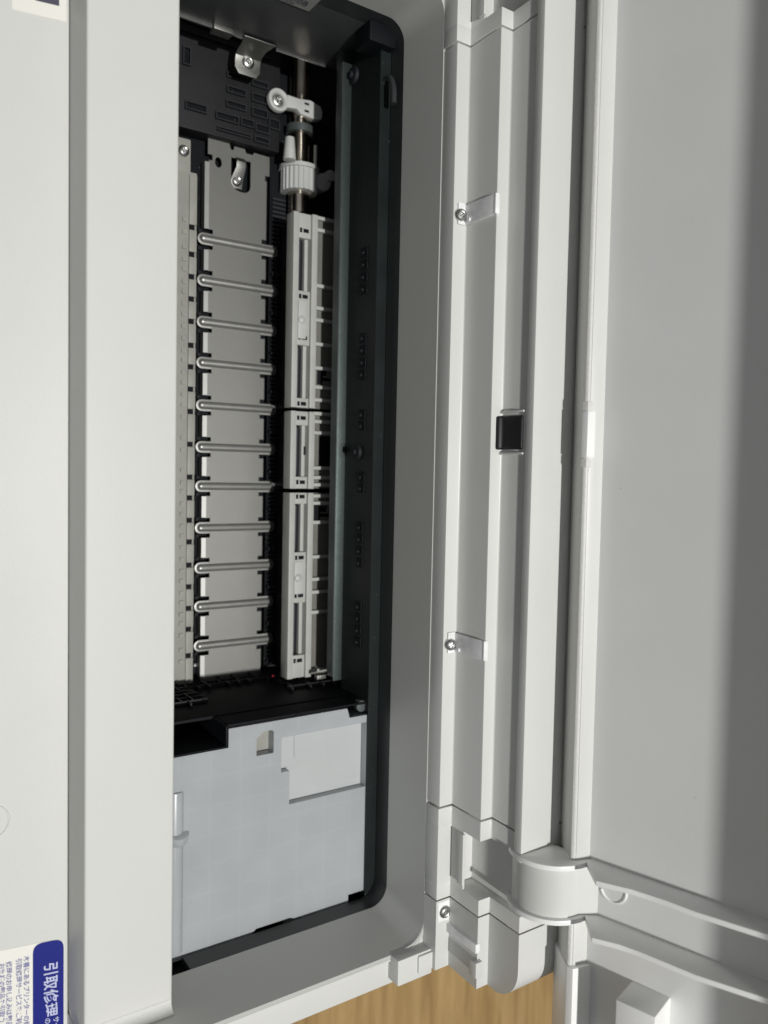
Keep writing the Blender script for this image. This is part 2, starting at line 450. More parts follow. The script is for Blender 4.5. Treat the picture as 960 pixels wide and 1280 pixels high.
# --- rear stepped panel (central piece) and its two end pieces
def stair(extra_back=.02, lip=True, **k):
    y0 = .0010 if lip else .0006
    z0 = ZB - .001 if lip else ZB + .0001
    return [(y0, z0), (y0, T1[1]), T1b, T2, T2b, T3, T3b, (T3b[0] + extra_back, T3b[1]), (T3b[0] + extra_back, ZB - .014), (.0042, ZB - .014), (.0042, z0)]
g = .0006
mb = MB(); mb.px(stair(), XS0 + g, XS1 - g)
rear = obj('rear_panel', mb, GREY, P, bevel=.0008)
def notch(pts, a, b_, new):
    return pts[:a] + new + pts[b_:]
# right end piece in segments
xa = xat(613, 1049, T2, 0); xb = xat(604, 1124, T2, 0); xc = xat(600, 1148, T1b, 90)
U1 = march(T1b, 91, 590); U1b = march(U1, 0, 602)
xlipA = xat(588, 1040, T1b, 90)
pocket = [(.0006, ZB + .0001), (.0006, T1[1]), T1b, U1, (U1[0] + .0012, U1[1]), (U1[0] + .0012, U1[1] - .006), (T2b[0] + .004, U1[1] - .006), (T3[0] + .004, T3[1] - .0004), (T3b[0] + .02, T3[1] - .0004), (T3b[0] + .02, ZB - .014), (.0043, ZB - .014), (.0043, ZB + .0001)]
EN = MB(); EN.px(stair(lip=False), XS1, xa); ep = obj('end_panel', EN, GREY, P, bevel=.0008)
EN = MB(); EN.px(pocket, xa - .0004, xb + .0004); obj('hinge_pocket', EN, GREY, ep, bevel=.0003)
EN = MB(); EN.px(stair(lip=False), xb, xc - .0003); obj('pocket_cheek', EN, GREY, ep, bevel=.0005)
# rounded outer end
D1 = stair(lip=False)
rad = .0165; rings = []
zt = T3[1]
st = [xc + .0003, xc + .004, XE - rad] + [XE - rad + rad * math.sin(math.pi / 2 * i / 12) for i in range(1, 12)] + [XE - .0001]
for x in st:
    t = max(0, (x - (XE - rad)) / rad); zl = zt - rad + rad * math.sqrt(max(0, 1 - t * t)) + .0
    rings.append([(x, y, min(z, zl)) for y, z in D1])
EN = MB()
EN.loft(rings)
ee = obj('end_cap', EN, GREY, P)
# raised strap pieces on the end cap riser: ribs standing proud of the riser faces
z1a = xat(600, 1152, T2, 0)
def riser_box(px0, py0, px1, py1, base, proud, m, par, name, bevel=.0004):
    """box on the riser behind base=(y,z): pixel corners on that vertical plane"""
    a = on(px0, py0, base, 91); b_ = on(px1, py1, base, 91)
    xs = sorted((a.x, b_.x)); zs = sorted((a.z, b_.z))
    mb = MB(); mb.box(xs[0], xs[1], base[0] - proud, base[0] + .001, zs[0], zs[1])
    return obj(name, mb, m, par, bevel=bevel)
riser_box(561, 1152, 597, 1192, T1b, .0016, CLEAR, ee, 'screw_tab')
riser_box(592, 1196, 600, 1222, T1b, .0030, GREY, ee, 'end_rib')
sc = on(555, 1139, T1, 0)
screw(ee, sc + Vector((0, 0, .0002)), (0, -.15, 1), r=.0030)
mb = MB(); mb.box(sc.x - .005, sc.x + .0045, T1[0] + .0006, T1b[0] - .0002, T1[1] - .001, T1[1] + .0003); obj('screw_plate', mb, CLEAR, ee, bevel=.0002)
# left end piece
xq = xat(633, 10, T2, 0)
EN = MB(); EN.px(stair(lip=False), xq, XS0); el = obj('end_panel', EN, GREY, P, bevel=.0005)
EN = MB(); EN.px(pocket, xq - .03, xq + .0004); obj('hinge_pocket', EN, GREY, el, bevel=.0003)
EN = MB(); EN.px(stair(lip=False), xq - .08, xq - .03 - .0003); obj('pocket_cheek', EN, GREY, el, bevel=.0005)
for pxp, pyp, par in ((612, 15, el), (588, 1080, ep)):
    c = on(pxp, pyp, U1, 91); w = .016 if par is ep else .02
    xs = (c.x - w, c.x) if par is el else (c.x - w * .75, c.x + w * .75)
    mb = MB(); mb.box(xs[0], xs[1], U1[0] - .0012, U1[0] + .0002, U1[1] - .003, U1[1] + .001); obj('pocket_lip', mb, WHITE, par, bevel=.0003)

mb = MB(); mb.box(xq - .08, xr_boss, T3[0] - .0007, T3b[0] - .0002, T3[1] - .0042, T3[1] + .0004)
obj('tread_plate', mb, GREY, rear, bevel=.0008)
# --- clips screwed to the first tread and laid across the riser
def clip(px, py, py_hi, py_lo, pxe):
    c = on(px, py, T1, 0)
    mb = MB(); mb.box(c.x - .0048, c.x + .0048, T1[0] + .0022, T1b[0] - .0012, T1[1] + .0001, T1[1] + .0009)
    a = c.x - .0042; b_ = c.x + .0046
    mb.box(a, b_, T1b[0] - .0015, T1b[0] - .0001, T1[1] - .0002, T2[1] - .0008)
    mb.box(a, b_, T1b[0] - .0015, T2[0] + .0012, T2[1] - .0010, T2[1] + .0005)
    o = obj('retaining_clip', mb, CLEAR, rear, bevel=.0003)
    screw(rear, (c.x + .0008, T1[0] + .0034, T1[1] + .0008), (0, -.25, 1), r=.0028)
    mb = MB(); mb.cyl((c.x + .003, T1b[0] - .0013, T1[1] + .004), (c.x + .003, T1b[0] - .0024, T1[1] + .004), .0009); obj('clip_pin', mb, CLEAR, rear)
    return o
clip(577, 268, 240, 270, 630)
clip(562, 803, 792, 828, 612)
# black pad on the second tread
pa = on(620, 520, T2, 0); pb = on(620, 562, T2, 0)
pz1 = on(654, 540, T2b, 91).z
mb = MB(); mb.px([(T2[0] + .0028, T2[1] - .001), (T2[0] + .0028, T2[1] + .0014), (T2b[0] - .0016, T2[1] + .0024), (T2b[0] - .0012, pz1), (T2b[0] + .001, pz1), (T2b[0] + .001, T2[1] - .001)], pa.x, pb.x)
obj('rubber_pad', mb, RUBBER, rear, bevel=.0012, seg=3)
for xx in (pa.x - .0022, pb.x + .0012):
    mb = MB(); mb.box(xx, xx + .0010, T2b[0] - .0016, T2b[0] + .0004, T2[1] - .0002, pz1 + .001); obj('pad_ridge', mb, GREY, rear, bevel=.0003)

# --- lid, hinged behind the third tread and leaning back
ld = Vector((0, math.cos(R(LANG)), math.sin(R(LANG)))); ln = Vector((0, -ld.z, ld.y))    # along the lid, out of its inner face
LLEN = .17
end = (L3[0] + ld.y * LLEN, L3[1] + ld.z * LLEN)
tb_ = .022
lb = lambda p, k: (p[0] - ln.y * k, p[1] - ln.z * k)
XLID0, XLID1 = -.42, .262
# unseen rim added at the lid's free edge, sized to shade the upper lid
tsh = (LEND[0] - L3[0]) * ld.y + (LEND[1] - L3[1]) * ld.z
lampv = KEYDIR * 2.3 + Vector((0, 0, .15)) - Vector((0, LEND[0], LEND[1]))
k2 = Vector((0, lampv.y, lampv.z)).normalized()
rimh = (LLEN - tsh) * k2.dot(ln) / k2.dot(ld)
print('rim height %.4f' % rimh)
rim = (end[0] + ln.y * rimh, end[1] + ln.z * rimh)
rim2 = (rim[0] + ld.y * .004, rim[1] + ld.z * .004)
end2 = (end[0] + ld.y * .004, end[1] + ld.z * .004)
mb = MB()
mb.px([L3, end, rim, rim2, lb(end2, tb_), lb(L3, tb_)], XLID0, XLID1)
lid = obj('scanner_lid', mb, LIDM, P, bevel=.0006)
xr1 = on(741, 1074, L3, LANG).x; xr2 = on(735, 1139, L3, LANG).x
for x_a, x_b in ((XLID0, xr1 + .001), (xr2 + .001, XLID1)):
    mb = MB(); mb.px([(T3b[0] + .0006, T3b[1] + .0006), L1, L2, (L3[0] + .0004, L3[1] + .0001), lb(L3, .012)], x_a, x_b)
    edge = obj('lid_edge', mb, SPARK, lid, bevel=.0005)
    mb = MB(); mb.px([(L2[0] + .0009, L2[1] + .0005), (L3[0], L3[1] + .0006), (L3[0] + .002, L3[1] - .002), (L2[0] + .001, L2[1] - .001)], x_a, x_b)
    obj('edge_strip', mb, GREY, lid, bevel=.0002)
# latch
la = on(735, 514, L2, 14); lc = on(735, 572, L2, 14)
mb = MB(); mb.px([(L1[0] - .0008, L1[1] - .0005), (L2[0] - .0012, L2[1] + .0012), (L2[0] + .0026, L2[1] + .0020), (L2[0] + .0026, L2[1] - .001), (L1[0] + .001, L1[1] - .002)], la.x, lc.x)
obj('latch', mb, LIDM, lid, bevel=.0005)
for xx in (la.x - .0042, lc.x + .0004):
    mb = MB(); mb.px([(L1[0] - .0004, L1[1] - .001), (L2[0] - .0005, L2[1] + .0004), (L2[0] + .003, L2[1] + .0010), (L2[0] + .003, L2[1] - .001)], xx, xx + .0038); obj('latch_cheek', mb, SPARK, lid, bevel=.0003)
# hinge boss with its two arms
BC = at(687, .357, 1110); BC = (BC.y, BC.z); BR = .0168
xr1 = on(741, 1074, L3, LANG).x; xr2 = on(735, 1139, L3, LANG).x
print('arms', xr1, xr2, 'boss', BC)
bpts = [(BC[0] + BR * math.cos(R(t)), BC[1] + BR * math.sin(R(t))) for t in range(262, 88, -4)]
bpts += [(L3[0] + ld.y * .006 - ln.y * .001, L3[1] + ld.z * .006 - ln.z * .001), (L3[0] - ln.y * .001, L3[1] - ln.z * .001)]
mb = MB(); mb.px(bpts, xr1 + .0005, xr2)
boss = obj('hinge_boss', mb, GREY, lid)
def arm(x, tops):
    top = [onx(px, py, x) for px, py in tops]
    top = [(p.y, p.z) for p in top]
    pts = []
    r = BR + .0022
    # arc over the boss from its underside round the front to the top
    for i in range(25):
        t = R(262 - i * (262 - 84) / 24)
        pts.append((BC[0] + r * math.cos(t), BC[1] + r * math.sin(t)))
    pts += top
    far = top[-1]
    tl = (far[0] - L3[0]) * ld.y + (far[1] - L3[1]) * ld.z
    pts.append((L3[0] + ld.y * (tl + .004) - ln.y * .001, L3[1] + ld.z * (tl + .004) - ln.z * .001))
    pts.append((L3[0] - ln.y * .001, L3[1] - ln.z * .001))
    mb = MB(); mb.px(pts, x, x + .0022)
    return obj('hinge_arm', mb, LIDM, lid, bevel=.0003)
arm(xr1, [(745, 1101), (790, 1112), (830, 1125), (870, 1140), (958, 1168), (1010, 1185)])
arm(xr2, [(740, 1172), (775, 1181), (800, 1190), (870, 1219), (955, 1247), (1010, 1265)])
ring_on('moulded_ring', on(767, 1112, L3, LANG) + ln * .0, ln, .0056, .0006, .0006, LIDM, lid, a0=-75, a1=140)
# block and strap at the lid's lower corner
b0 = on(752, 1262, L3, LANG); 
ba = on(790, 1226, L3, LANG); bb = on(838, 1246, L3, LANG)
t0 = (ba.y - L3[0]) * ld.y + (ba.z - L3[1]) * ld.z; t1 = (bb.y - L3[0]) * ld.y + (bb.z - L3[1]) * ld.z
xk = ba.x
q = lambda t, h: (L3[0] + ld.y * t + ln.y * h, L3[1] + ld.z * t + ln.z * h)
mb = MB(); mb.px([q(t0, -.001), q(t0, .016), q(t1, .016), q(t1, -.001)], xk, xk + .03); obj('stop_block', mb, LIDM, lid, bevel=.0006)
xs_ = on(725, 1200, L3, LANG).x
mb = MB(); mb.px([(T3b[0] - .0004, T3b[1] - .0005), (L1[0] - .0008, L1[1]), (L2[0] - .0010, L2[1] + .0024), (L3[0] + .0012, L3[1] + .0026), (L3[0] + .004, L3[1] - .004), (T3b[0] + .004, T3b[1] - .0005)], xs_, XLID1 - .004); obj('corner_strap', mb, LIDM, lid, bevel=.0006)

# =================================================================== inside
zP = at(256, .437).z
YP0 = onz(250, 640, zP).y
Y = lambda px, z, py=640: onz(px, py, z).y
X = lambda px, py, z: onz(px, py, z).x
zF = zP - .006
print('plate z %.4f' % zP)
# black chassis floor and hidden walls
WL = march(BAND, 180, 465); WB = march(WL, 270, 430)
yback = WL[0]
mb = MB(); mb.box(-.36, XR + .02, Y(150, zF), yback + .05, zF - .004, zF)
floor = obj('chassis_floor', mb, BLACK, P)
mb = MB(); mb.box(-.36, XR + .02, yback + .046, yback + .05, zF, WB[1] + .06); mb.box(-.364, -.36, Y(150, zF), yback + .05, zF, DECK - .03)
mb.box(-.36, XR + .02, E0[0] - .012, E0[0] - .009, zF - .004, DECK - .014)
mb.box(XR + .0040, XR + .0060, E0[0] - .012, yback + .05, zF - .004, DECK - .002)
obj('chassis_wall', mb, BLACK, P)
# pockets at the left end of the floor: raised webs
def floor_rect(px0, py0, px1, py1, z0, z1, name, m, par, bevel=.0003):
    a = onz(px0, py0, z1); b_ = onz(px1, py1, z1)
    mb = MB(); mb.box(min(a.x, b_.x), max(a.x, b_.x), min(a.y, b_.y), max(a.y, b_.y), z0, z1)
    return obj(name, mb, m, par, bevel=bevel)
zT = zF + .011
xg0 = X(250, 20, zT); xg1 = X(300, 178, zT)
mb = MB(); mb.box(xg0 - .05, xg1, Y(215, zT), Y(343, zT), zF + .0002, zT)
RIBB = mat('web_rib', (.021, .022, .026), .5, spec=.3)
WEBM = mat('web_plastic', (.010, .0105, .0115), .55, noise=.25, nscale=80, bump=.2, spec=.25)
webs = obj('moulded_web', mb, WEBM, P, bevel=.0008)
pk = [(232, 128, 256, 142), (284, 92, 307, 103), (284, 109, 305, 121), (283, 127, 305, 139), (315, 101, 333, 112), (315, 118, 332, 131), (315, 136, 332, 149),
      (270, 141, 296, 155), (301, 149, 315, 160), (319, 156, 334, 168), (272, 160, 312, 173), (229, 60, 236, 82), (336, 150, 347, 163), (318, 172, 334, 181)]
for a0_, b0_, a1_, b1_ in pk:                      # shallow wells between the webs
    p = onz(a0_, b0_, zT); q_ = onz(a1_, b1_, zT)
    mb = MB(); mb.box(p.x, q_.x, p.y, q_.y, zT - .004, zT + .00012)
    obj('well', mb, BLACK, webs)
    mb = MB(); t_ = .0006
    for bx_ in ((p.x - t_, p.x, p.y - t_, q_.y + t_), (q_.x, q_.x + t_, p.y - t_, q_.y + t_), (p.x, q_.x, p.y - t_, p.y), (p.x, q_.x, q_.y, q_.y + t_)):
        mb.box(*bx_, zT - .001, zT + .0018)
    obj('rim_rib', mb, RIBB, webs)
# ridge running along the end wall foot
for py_ in (35, 47):
    c = onz(260, py_, zT); mb = MB(); mb.box(c.x, c.x + .0012, Y(215, zT), Y(330, zT), zT - .002, zT + .0015); obj('rib', mb, BLACK2, webs)

# left end wall: dark grey steel plate hanging from the rim, bent lower edge, lug with screw
e0 = onx(228, 22, XL); e1 = onx(300, 49, XL); e2 = onx(420, 86, XL)
zlo = (e0.z + e2.z) / 2
ew = MB(); ew.box(XL - .002, XL - .0002, E0[0], -.001, zlo, DECK - .0005)
endp = obj('end_plate', ew, PLATEG, P, bevel=.0004)
mb = MB(); mb.box(XL - .0004, XL + .0006, E0[0], onx(302, 50, XL).y, zlo - .0006, zlo + .0002)
mb.box(XL - .0004, XL + .0006, onx(345, 62, XL).y, onx(407, 83, XL).y, zlo - .0006, zlo + .0002)
obj('folded_edge', mb, BRIGHT, endp)
ca = onx(263, 35, XL); cb = onx(288, 42, XL)
mb = MB(); mb.box(XL - .001, XL + .0022, ca.y, cb.y, zlo - .003, zlo + .0035); obj('spring_clip', mb, STEEL, endp, bevel=.0005)
la_ = onx(303, 50, XL); lb_ = onx(337, 60, XL)
# lug: bends from the wall down to lie flat
zl_ = onz(317, 82, zlo - .012).z
lx1 = onz(317, 98, zl_).x
w0, w1 = la_.y, lb_.y - .0005
rings = []
path = [(XL + .0004, zlo + .004), (XL + .0006, zlo - .004), (XL + .0014, zlo - .0085), (XL + .0034, zlo - .0112), (XL + .0065, zl_), (lx1 - .003, zl_), (lx1, zl_)]
mb = MB()
for i, (x, z) in enumerate(path):
    a, c = (w0, w1)
    if i == len(path) - 1: a, c = w0 + .0022, w1 - .0022
    if i == 0: a, c = w0 - .0015, w1 + .0015
    nx, nz = (.0007, 0) if i < 3 else (0, .0007)
    rings.append([(x, a, z), (x, c, z), (x + nx, c, z + nz), (x + nx, a, z + nz)])
mb.loft(rings); lug = obj('lug', mb, STEEL, endp, bevel=.0002)
sp_ = onz(318, 82, zl_); screw(endp, (sp_.x, (w0 + w1) / 2, zl_ + .0007), (0, 0, 1), r=.0034)
# little grey label on the end plate
ta = onx(386, 15, XL + .0004); tb2 = onx(330, -3, XL + .0004)
tz = ta.z
mb = MB(); mb.box(XL - .0001, XL + .0002, tb2.y - .02, ta.y, tz, tz + .012)
tag_ = obj('rating_label', mb, PAPERG, P); tag_['label'] = 'small grey label printed with black characters'
lettering('lettering', '71:T2-0B', INKD, tag_, (XL + .0003, ta.y - .0225, tz + .0034), (0, 1, 0), (0, 0, 1), .0052)
lettering('lettering', '11AAB772-00', INKD, tag_, (XL + .0003, ta.y - .0225, tz + .0010), (0, 1, 0), (0, 0, 1), .0024)
# dark corner piece under the rim
u = onx(480, 30, XL)
mb = MB(); mb.box(XL + .0002, XL + .010, -.016, -.0006, DECK - .02, DECK - .006); obj('corner_bracket', mb, BLACK, P, bevel=.001)

# --- platen: sheet steel with notched edges, window with hook
yl, yr = Y(257, zP), Y(328, zP)
rodc = [305, 356, 407, 457, 509, 560, 608, 659, 708, 755, 803]
rodx = [X(292, v, zP) for v in rodc]
xtop = X(257, 171, zP); xend = X(290, 905, zP)
nt_ = .0042; dp = .0026
Lp = [(xtop, yl - .0006)]
x = xtop + .0085
Lp += [(x, yl - .0006), (x, yl + .0020), (x + .003, yl + .0020), (x + .003, yl)]
for rx in rodx:
    Lp += [(rx - nt_ - .0012, yl), (rx - nt_ - .0012, yl + dp), (rx + nt_ + .0012, yl + dp), (rx + nt_ + .0012, yl)]
Lp += [(xend, yl), (xend, yr)]
for rx in rodx[::-1]:
    Lp += [(rx + nt_ + .0012, yr), (rx + nt_ + .0012, yr - dp), (rx - nt_ - .0012, yr - dp), (rx - nt_ - .0012, yr)]
xr_ = X(335, 200, zP)
yr2 = yr + .0016
Lp += [(xr_ + .012, yr), (xr_ + .012, yr - .001), (xr_ + .009, yr - .001), (xr_ + .009, yr2), (xtop + .002, yr2), (xtop + .0018, yl + .026), (xtop + .0032, yl + .0255), (xtop + .0032, yl + .0215), (xtop + .001, yl + .0205), (xtop + .001, yl + .0145), (xtop + .0032, yl + .0140), (xtop + .0032, yl + .0125), (xtop + .0002, yl + .0115)]
# window
wa = onz(289, 200, zP); wb = onz(313, 243, zP)
wx0, wx1, wy0, wy1 = wa.x - .0015, wb.x, wa.y, wb.y
pl = MB()
b2 = pl.bm
outer = [b2.verts.new((x, y, zP)) for x, y in Lp]
win = []
for cx_, cy_, s0 in ((wx1 - .004, wy1 - .004, 0), (wx1 - .004, wy0 + .004, 0)): pass
wl = [(wx0, wy0), (wx0, wy1)]
for i in range(7):
    t = math.pi / 2 * i / 6; wl.append((wx1 - .004 + .004 * math.sin(t), wy1 - .004 + .004 * math.cos(t)))
for i in range(7):
    t = math.pi / 2 * i / 6; wl.append((wx1 - .006 + .006 * math.cos(t), wy0 + .006 - .006 * math.sin(t)))
inner = [b2.verts.new((x, y, zP)) for x, y in wl]
hc = onz(273, 203, zP); hole = [b2.verts.new((hc.x + .0028 * math.cos(2 * math.pi * i / 14), hc.y + .0020 * math.sin(2 * math.pi * i / 14), zP)) for i in range(14)]
es = []
for lp in (outer, inner, hole):
    for i in range(len(lp)): es.append(b2.edges.new((lp[i], lp[(i + 1) % len(lp)])))
bmesh.ops.triangle_fill(b2, use_beauty=True, edges=es, use_dissolve=False)
ext = bmesh.ops.extrude_face_region(b2, geom=b2.faces[:])
bmesh.ops.translate(b2, verts=[v for v in ext['geom'] if isinstance(v, bmesh.types.BMVert)], vec=(0, 0, -.0011))
platen = obj('platen', pl, STEEL, P)
platen['label'] = 'long silver steel plate crossed by eleven raised ribs'
# bent-down bright edge between the notches
seg_e = [xtop + .0125] + sum([[rx - nt_ - .0014, rx + nt_ + .0014] for rx in rodx], []) + [xend]
for a, c in zip(seg_e[0::2], seg_e[1::2]):
    mb = MB(); mb.px([(yl + .0002, zP + .0001), (yl - .0020, zP - .0007), (yl - .0026, zP - .0022), (yl - .0026, zP - .004), (yl + .0002, zP - .0008)], a, c)
    obj('folded_edge', mb, EDGE, platen)
# hook and screw in the window
ym = (wy0 + wy1) / 2 - .0004
mb = MB(); rings = []
hw = .0030
for x, z in ((wx0 - .0006, zP - .0003), (wx0 + .0018, zP + .0016), (wx0 + .005, zP + .0012), (wx0 + .010, zP - .0022), (wx0 + .0135, zP - .0035), (wx1 - .0025, zP - .0035)):
    rings.append([(x, ym - hw - (.0014 if z < zP - .002 else 0), z), (x, ym + hw - .0006, z), (x, ym + hw - .0006, z + .0008), (x, ym - hw - (.0014 if z < zP - .002 else 0), z + .0008)])
mb.loft(rings); obj('hook', mb, STEEL, platen, bevel=.0002)
screw(platen, (wx1 - .0065, ym - .0010, zP - .0028), (0, 0, 1), r=.0030)
# eleven raised ribs
ya, yb_ = Y(251, zP), Y(337, zP)
def rod(xc_):
    mb = MB(); r = .0021
    base = []
    for i in range(13):
        t = math.pi / 2 + math.pi * i / 12; base.append((math.sin(t) * -1 * (r + .0009) * -1, 0))
    rings = []
    prof_ = [(-(r + .0010), .0000), (-(r + .0010), .0006), (-(r + .0002), .0007)] + [(-r * math.cos(math.pi * i / 12), .0007 + r * math.sin(math.pi * i / 12) * .95) for i in range(13)] + [((r + .0002), .0007), ((r + .0010), .0006), ((r + .0010), .0)]
    # stadium: straight body plus revolved ends
    def ringat(yc, ang):
        d = Vector((math.cos(ang), math.sin(ang), 0))
        return [(Vector((0, yc, 0)) + d * p[0] * 1.0 + Vector((0, 0, p[1]))) for p in prof_]
    half = prof_[9:]      # from the crest outwards
    outline = []
    n_ = 10
    for i in range(n_ + 1): outline.append((ya, math.pi + math.pi * i / n_))
    for i in range(n_ + 1): outline.append((yb_, math.pi * i / n_))
    for yc, a_ in outline:
        d = Vector((math.cos(a_), math.sin(a_), 0))
        rings.append([Vector((0, yc, 0)) + d * max(p[0], .00002) + Vector((0, 0, p[1])) for p in half])
    rings.append(rings[0])
    mb.loft(rings, closed=False, caps=False)
    o = obj('rib', mb, RIBM, platen)
    return o
r0 = rod(0)
for i, rx in enumerate(rodx):
    o = r0 if i == 0 else copy(r0, platen, (0, 0, 0))
    o.location = (rx, 0, zP - .0008)
# black posts at the rib feet
for i, rx in enumerate(rodx):
    mb = MB(); mb.cyl((rx - .0046, yl - .0035, zF), (rx - .0046, yl - .0035, zP - .003), .0010, seg=10)
    mb.cyl((rx + .0046, yl - .0035, zF), (rx + .0046, yl - .0035, zP - .003), .0010, seg=10)
    obj('post', mb, BLACK2, floor)

# --- toothed beige strip at the front
zL = zP + .004
ly0, ly1, ly2 = Y(200, zL), Y(233, zL), Y(243, zL)
xs0 = X(236, 214, zL); xs1 = X(232, 880, zL)
mb = MB(); mb.box(xs0, xs1, ly0, ly2, zL - .006, zL - .0006)
lad = obj('tooth_strip', mb, BEIGE, P, bevel=.0003)
lad['label'] = 'beige toothed strip along the front of the steel plate'
ticks = [283, 317, 345, 373, 401, 431, 458, 486, 514, 555, 596, 622, 650, 677, 706, 733, 760, 786, 819]
txs = [xs0] + [X(236, v, zL) for v in ticks] + [xs1]
for a, c in zip(txs, txs[1:]):
    mb = MB(); mb.box(a + .0016, c - .0012, ly1 + .0002, ly2 - .0002, zL - .0008, zL + .0004)
    obj('tooth', mb, BEIGE, lad, bevel=.0002)
    if a > xs0:
        mb = MB(); mb.box(a - .0012, a + .0014, ly2 - .0042, ly2 - .0012, zL - .0009, zL - .0002); obj('slot', mb, BLACK, lad)
        mb = MB(); mb.box(a - .0042, a - .0022, ly1 - .0034, ly1 - .0012, zL - .0008, zL + .0003); obj('bump', mb, BEIGE, lad)
        mb = MB(); mb.box(a + .0022, a + .0042, ly1 - .0034, ly1 - .0012, zL - .0008, zL + .0003); obj('bump', mb, BEIGE, lad)
mb = MB(); xt0 = X(230, 171, zL); mb.box(xt0, xs0 + .001, ly0, Y(236, zL), zL - .003, zL - .0012)
obj('tab', mb, BEIGE, lad, bevel=.0012)
q_ = onz(230, 188, zL); screw(lad, (q_.x, q_.y, zL - .001), (0, 0, 1), r=.0030)
# tiny screw near the strip's far end
q_ = onz(246, 833, zP); screw(floor, (q_.x, q_.y, zP - .004), (0, 0, 1), r=.0016)

# --- black comb between plate and guides
cy0, cy1 = Y(334, zP), Y(360, zP)
cx0, cx1 = X(340, 246, zP), X(340, 850, zP)
mb = MB(); mb.box(cx0 - .07, cx1 + .02, cy0, cy1, zF + .0002, zP - .002)
comb = obj('comb_block', mb, BLACK, P)
mb = MB(); x = cx0; i = 0
while x < cx1:
    w = .0011
    mb.box(x, x + w, cy0 + .001, cy1 - .004, zP - .0021, zP - .0004); x += .0024; i += 1
o = obj('comb', mb, RIBB, comb); o['kind'] = 'stuff'
for rx in rodx:
    mb = MB(); mb.box(rx + .012, rx + .0135, cy0 + .0005, cy1 - .001, zP - .0021, zP + .0012); obj('comb_wall', mb, BLACK2, comb)

# --- shaft, bearing clip, gear
zG = zP + .031
zS = zP + .004
sy = Y(374.5, zS, 150); sx0 = -.33; sx1 = X(373, 275, zS)
mb = MB(); mb.cyl((sx0, sy, zS), (sx1 - .003, sy, zS), .0058, seg=32)
shaft = obj('shaft', mb, CHROME, P)
gx0, gx1 = X(374, 205, zS + .006), X(373, 237, zS + .006)
mb = MB(); rings = []
n_ = 96
def gear_ring(x, r, t): return [(x, sy + (r + (t if (k // 2) % 2 else 0)) * math.cos(2 * math.pi * k / n_), zS + (r + (t if (k // 2) % 2 else 0)) * math.sin(2 * math.pi * k / n_)) for k in range(n_)]
mb.loft([gear_ring(gx0 + .002, .0098, .0006), gear_ring(gx1, .0098, .0006)])
mb.cyl((gx0, sy, zS), (gx0 + .0021, sy, zS), .0114, seg=40)
gear = obj('gear_collar', mb, NYLONB, P)
px_ = onz(362, 190, zS + .010)
mb = MB(); mb.cyl((gx0 + .001, px_.y, zS + .010), (X(362, 172, zS + .010), px_.y, zS + .010), .0036, .0026, seg=18)
mb.cyl((gx0 + .001, sy + .0088, zS + .003), (gx0 - .014, sy + .0088, zS + .003), .0010, seg=10)
obj('collar_pin', mb, NYLONB, gear, bevel=.0004)
mb = MB(); xk2 = X(376, 160, zS); mb.cyl((xk2, sy, zS), (xk2 + .004, sy, zS), .0078, seg=28); obj('collar', mb, RAILD, shaft)
# bearing clip
rc = onz(348, 125, zS + .006)
mb = MB(); rings = []
zc = zS + .006
for i in range(28):
    t = 2 * math.pi * i / 28; d = Vector((math.cos(t), math.sin(t), 0))
    c3 = Vector((rc.x, rc.y, zc))
    rings.append([c3 + d * .0036 + Vector((0, 0, -.002)), c3 + d * .0036, c3 + d * .0046 + Vector((0, 0, .0010)), c3 + d * .0060 + Vector((0, 0, .0008)), c3 + d * .0064 + Vector((0, 0, -.002))])
rings.append(rings[0])
mb.loft(rings, caps=False)
ae = onz(402, 131, zc)
mb.pz([(rc.x - .0038, rc.y + .0048), (rc.x - .0036, rc.y + .012), (rc.x - .0046, sy + .003), (rc.x - .0028, ae.y - .001), (rc.x + .0002, ae.y), (rc.x + .0040, ae.y - .0005), (rc.x + .0050, ae.y - .005), (rc.x + .0044, sy - .003), (rc.x + .0022, rc.y + .011), (rc.x + .0030, rc.y + .0048)], zc - .004, zc + .0012)
clipb = obj('bearing_clip', mb, NYLONB, P, bevel=.0004)
screw(clipb, (rc.x, rc.y, zc - .0012), (0, 0, 1), r=.0036)
for dx in (-.0026, .0014):
    mb = MB(); mb.box(rc.x + dx, rc.x + dx + .0012, sy - .0008, sy + .0020, zc + .0008, zc + .00135); obj('clip_slot', mb, BLACK, clipb)
# small pale arm beyond the gear
q0 = onz(400, 230, zP + .004)
mb = MB(); mb.cyl((q0.x, q0.y, zP), (q0.x, q0.y, zP + .008), .0050, seg=24); mb.cyl((q0.x - .004, q0.y + .004, zP), (q0.x - .004, q0.y + .004, zP + .010), .0032, seg=20)
obj('idler', mb, NYLON, P, bevel=.0006)

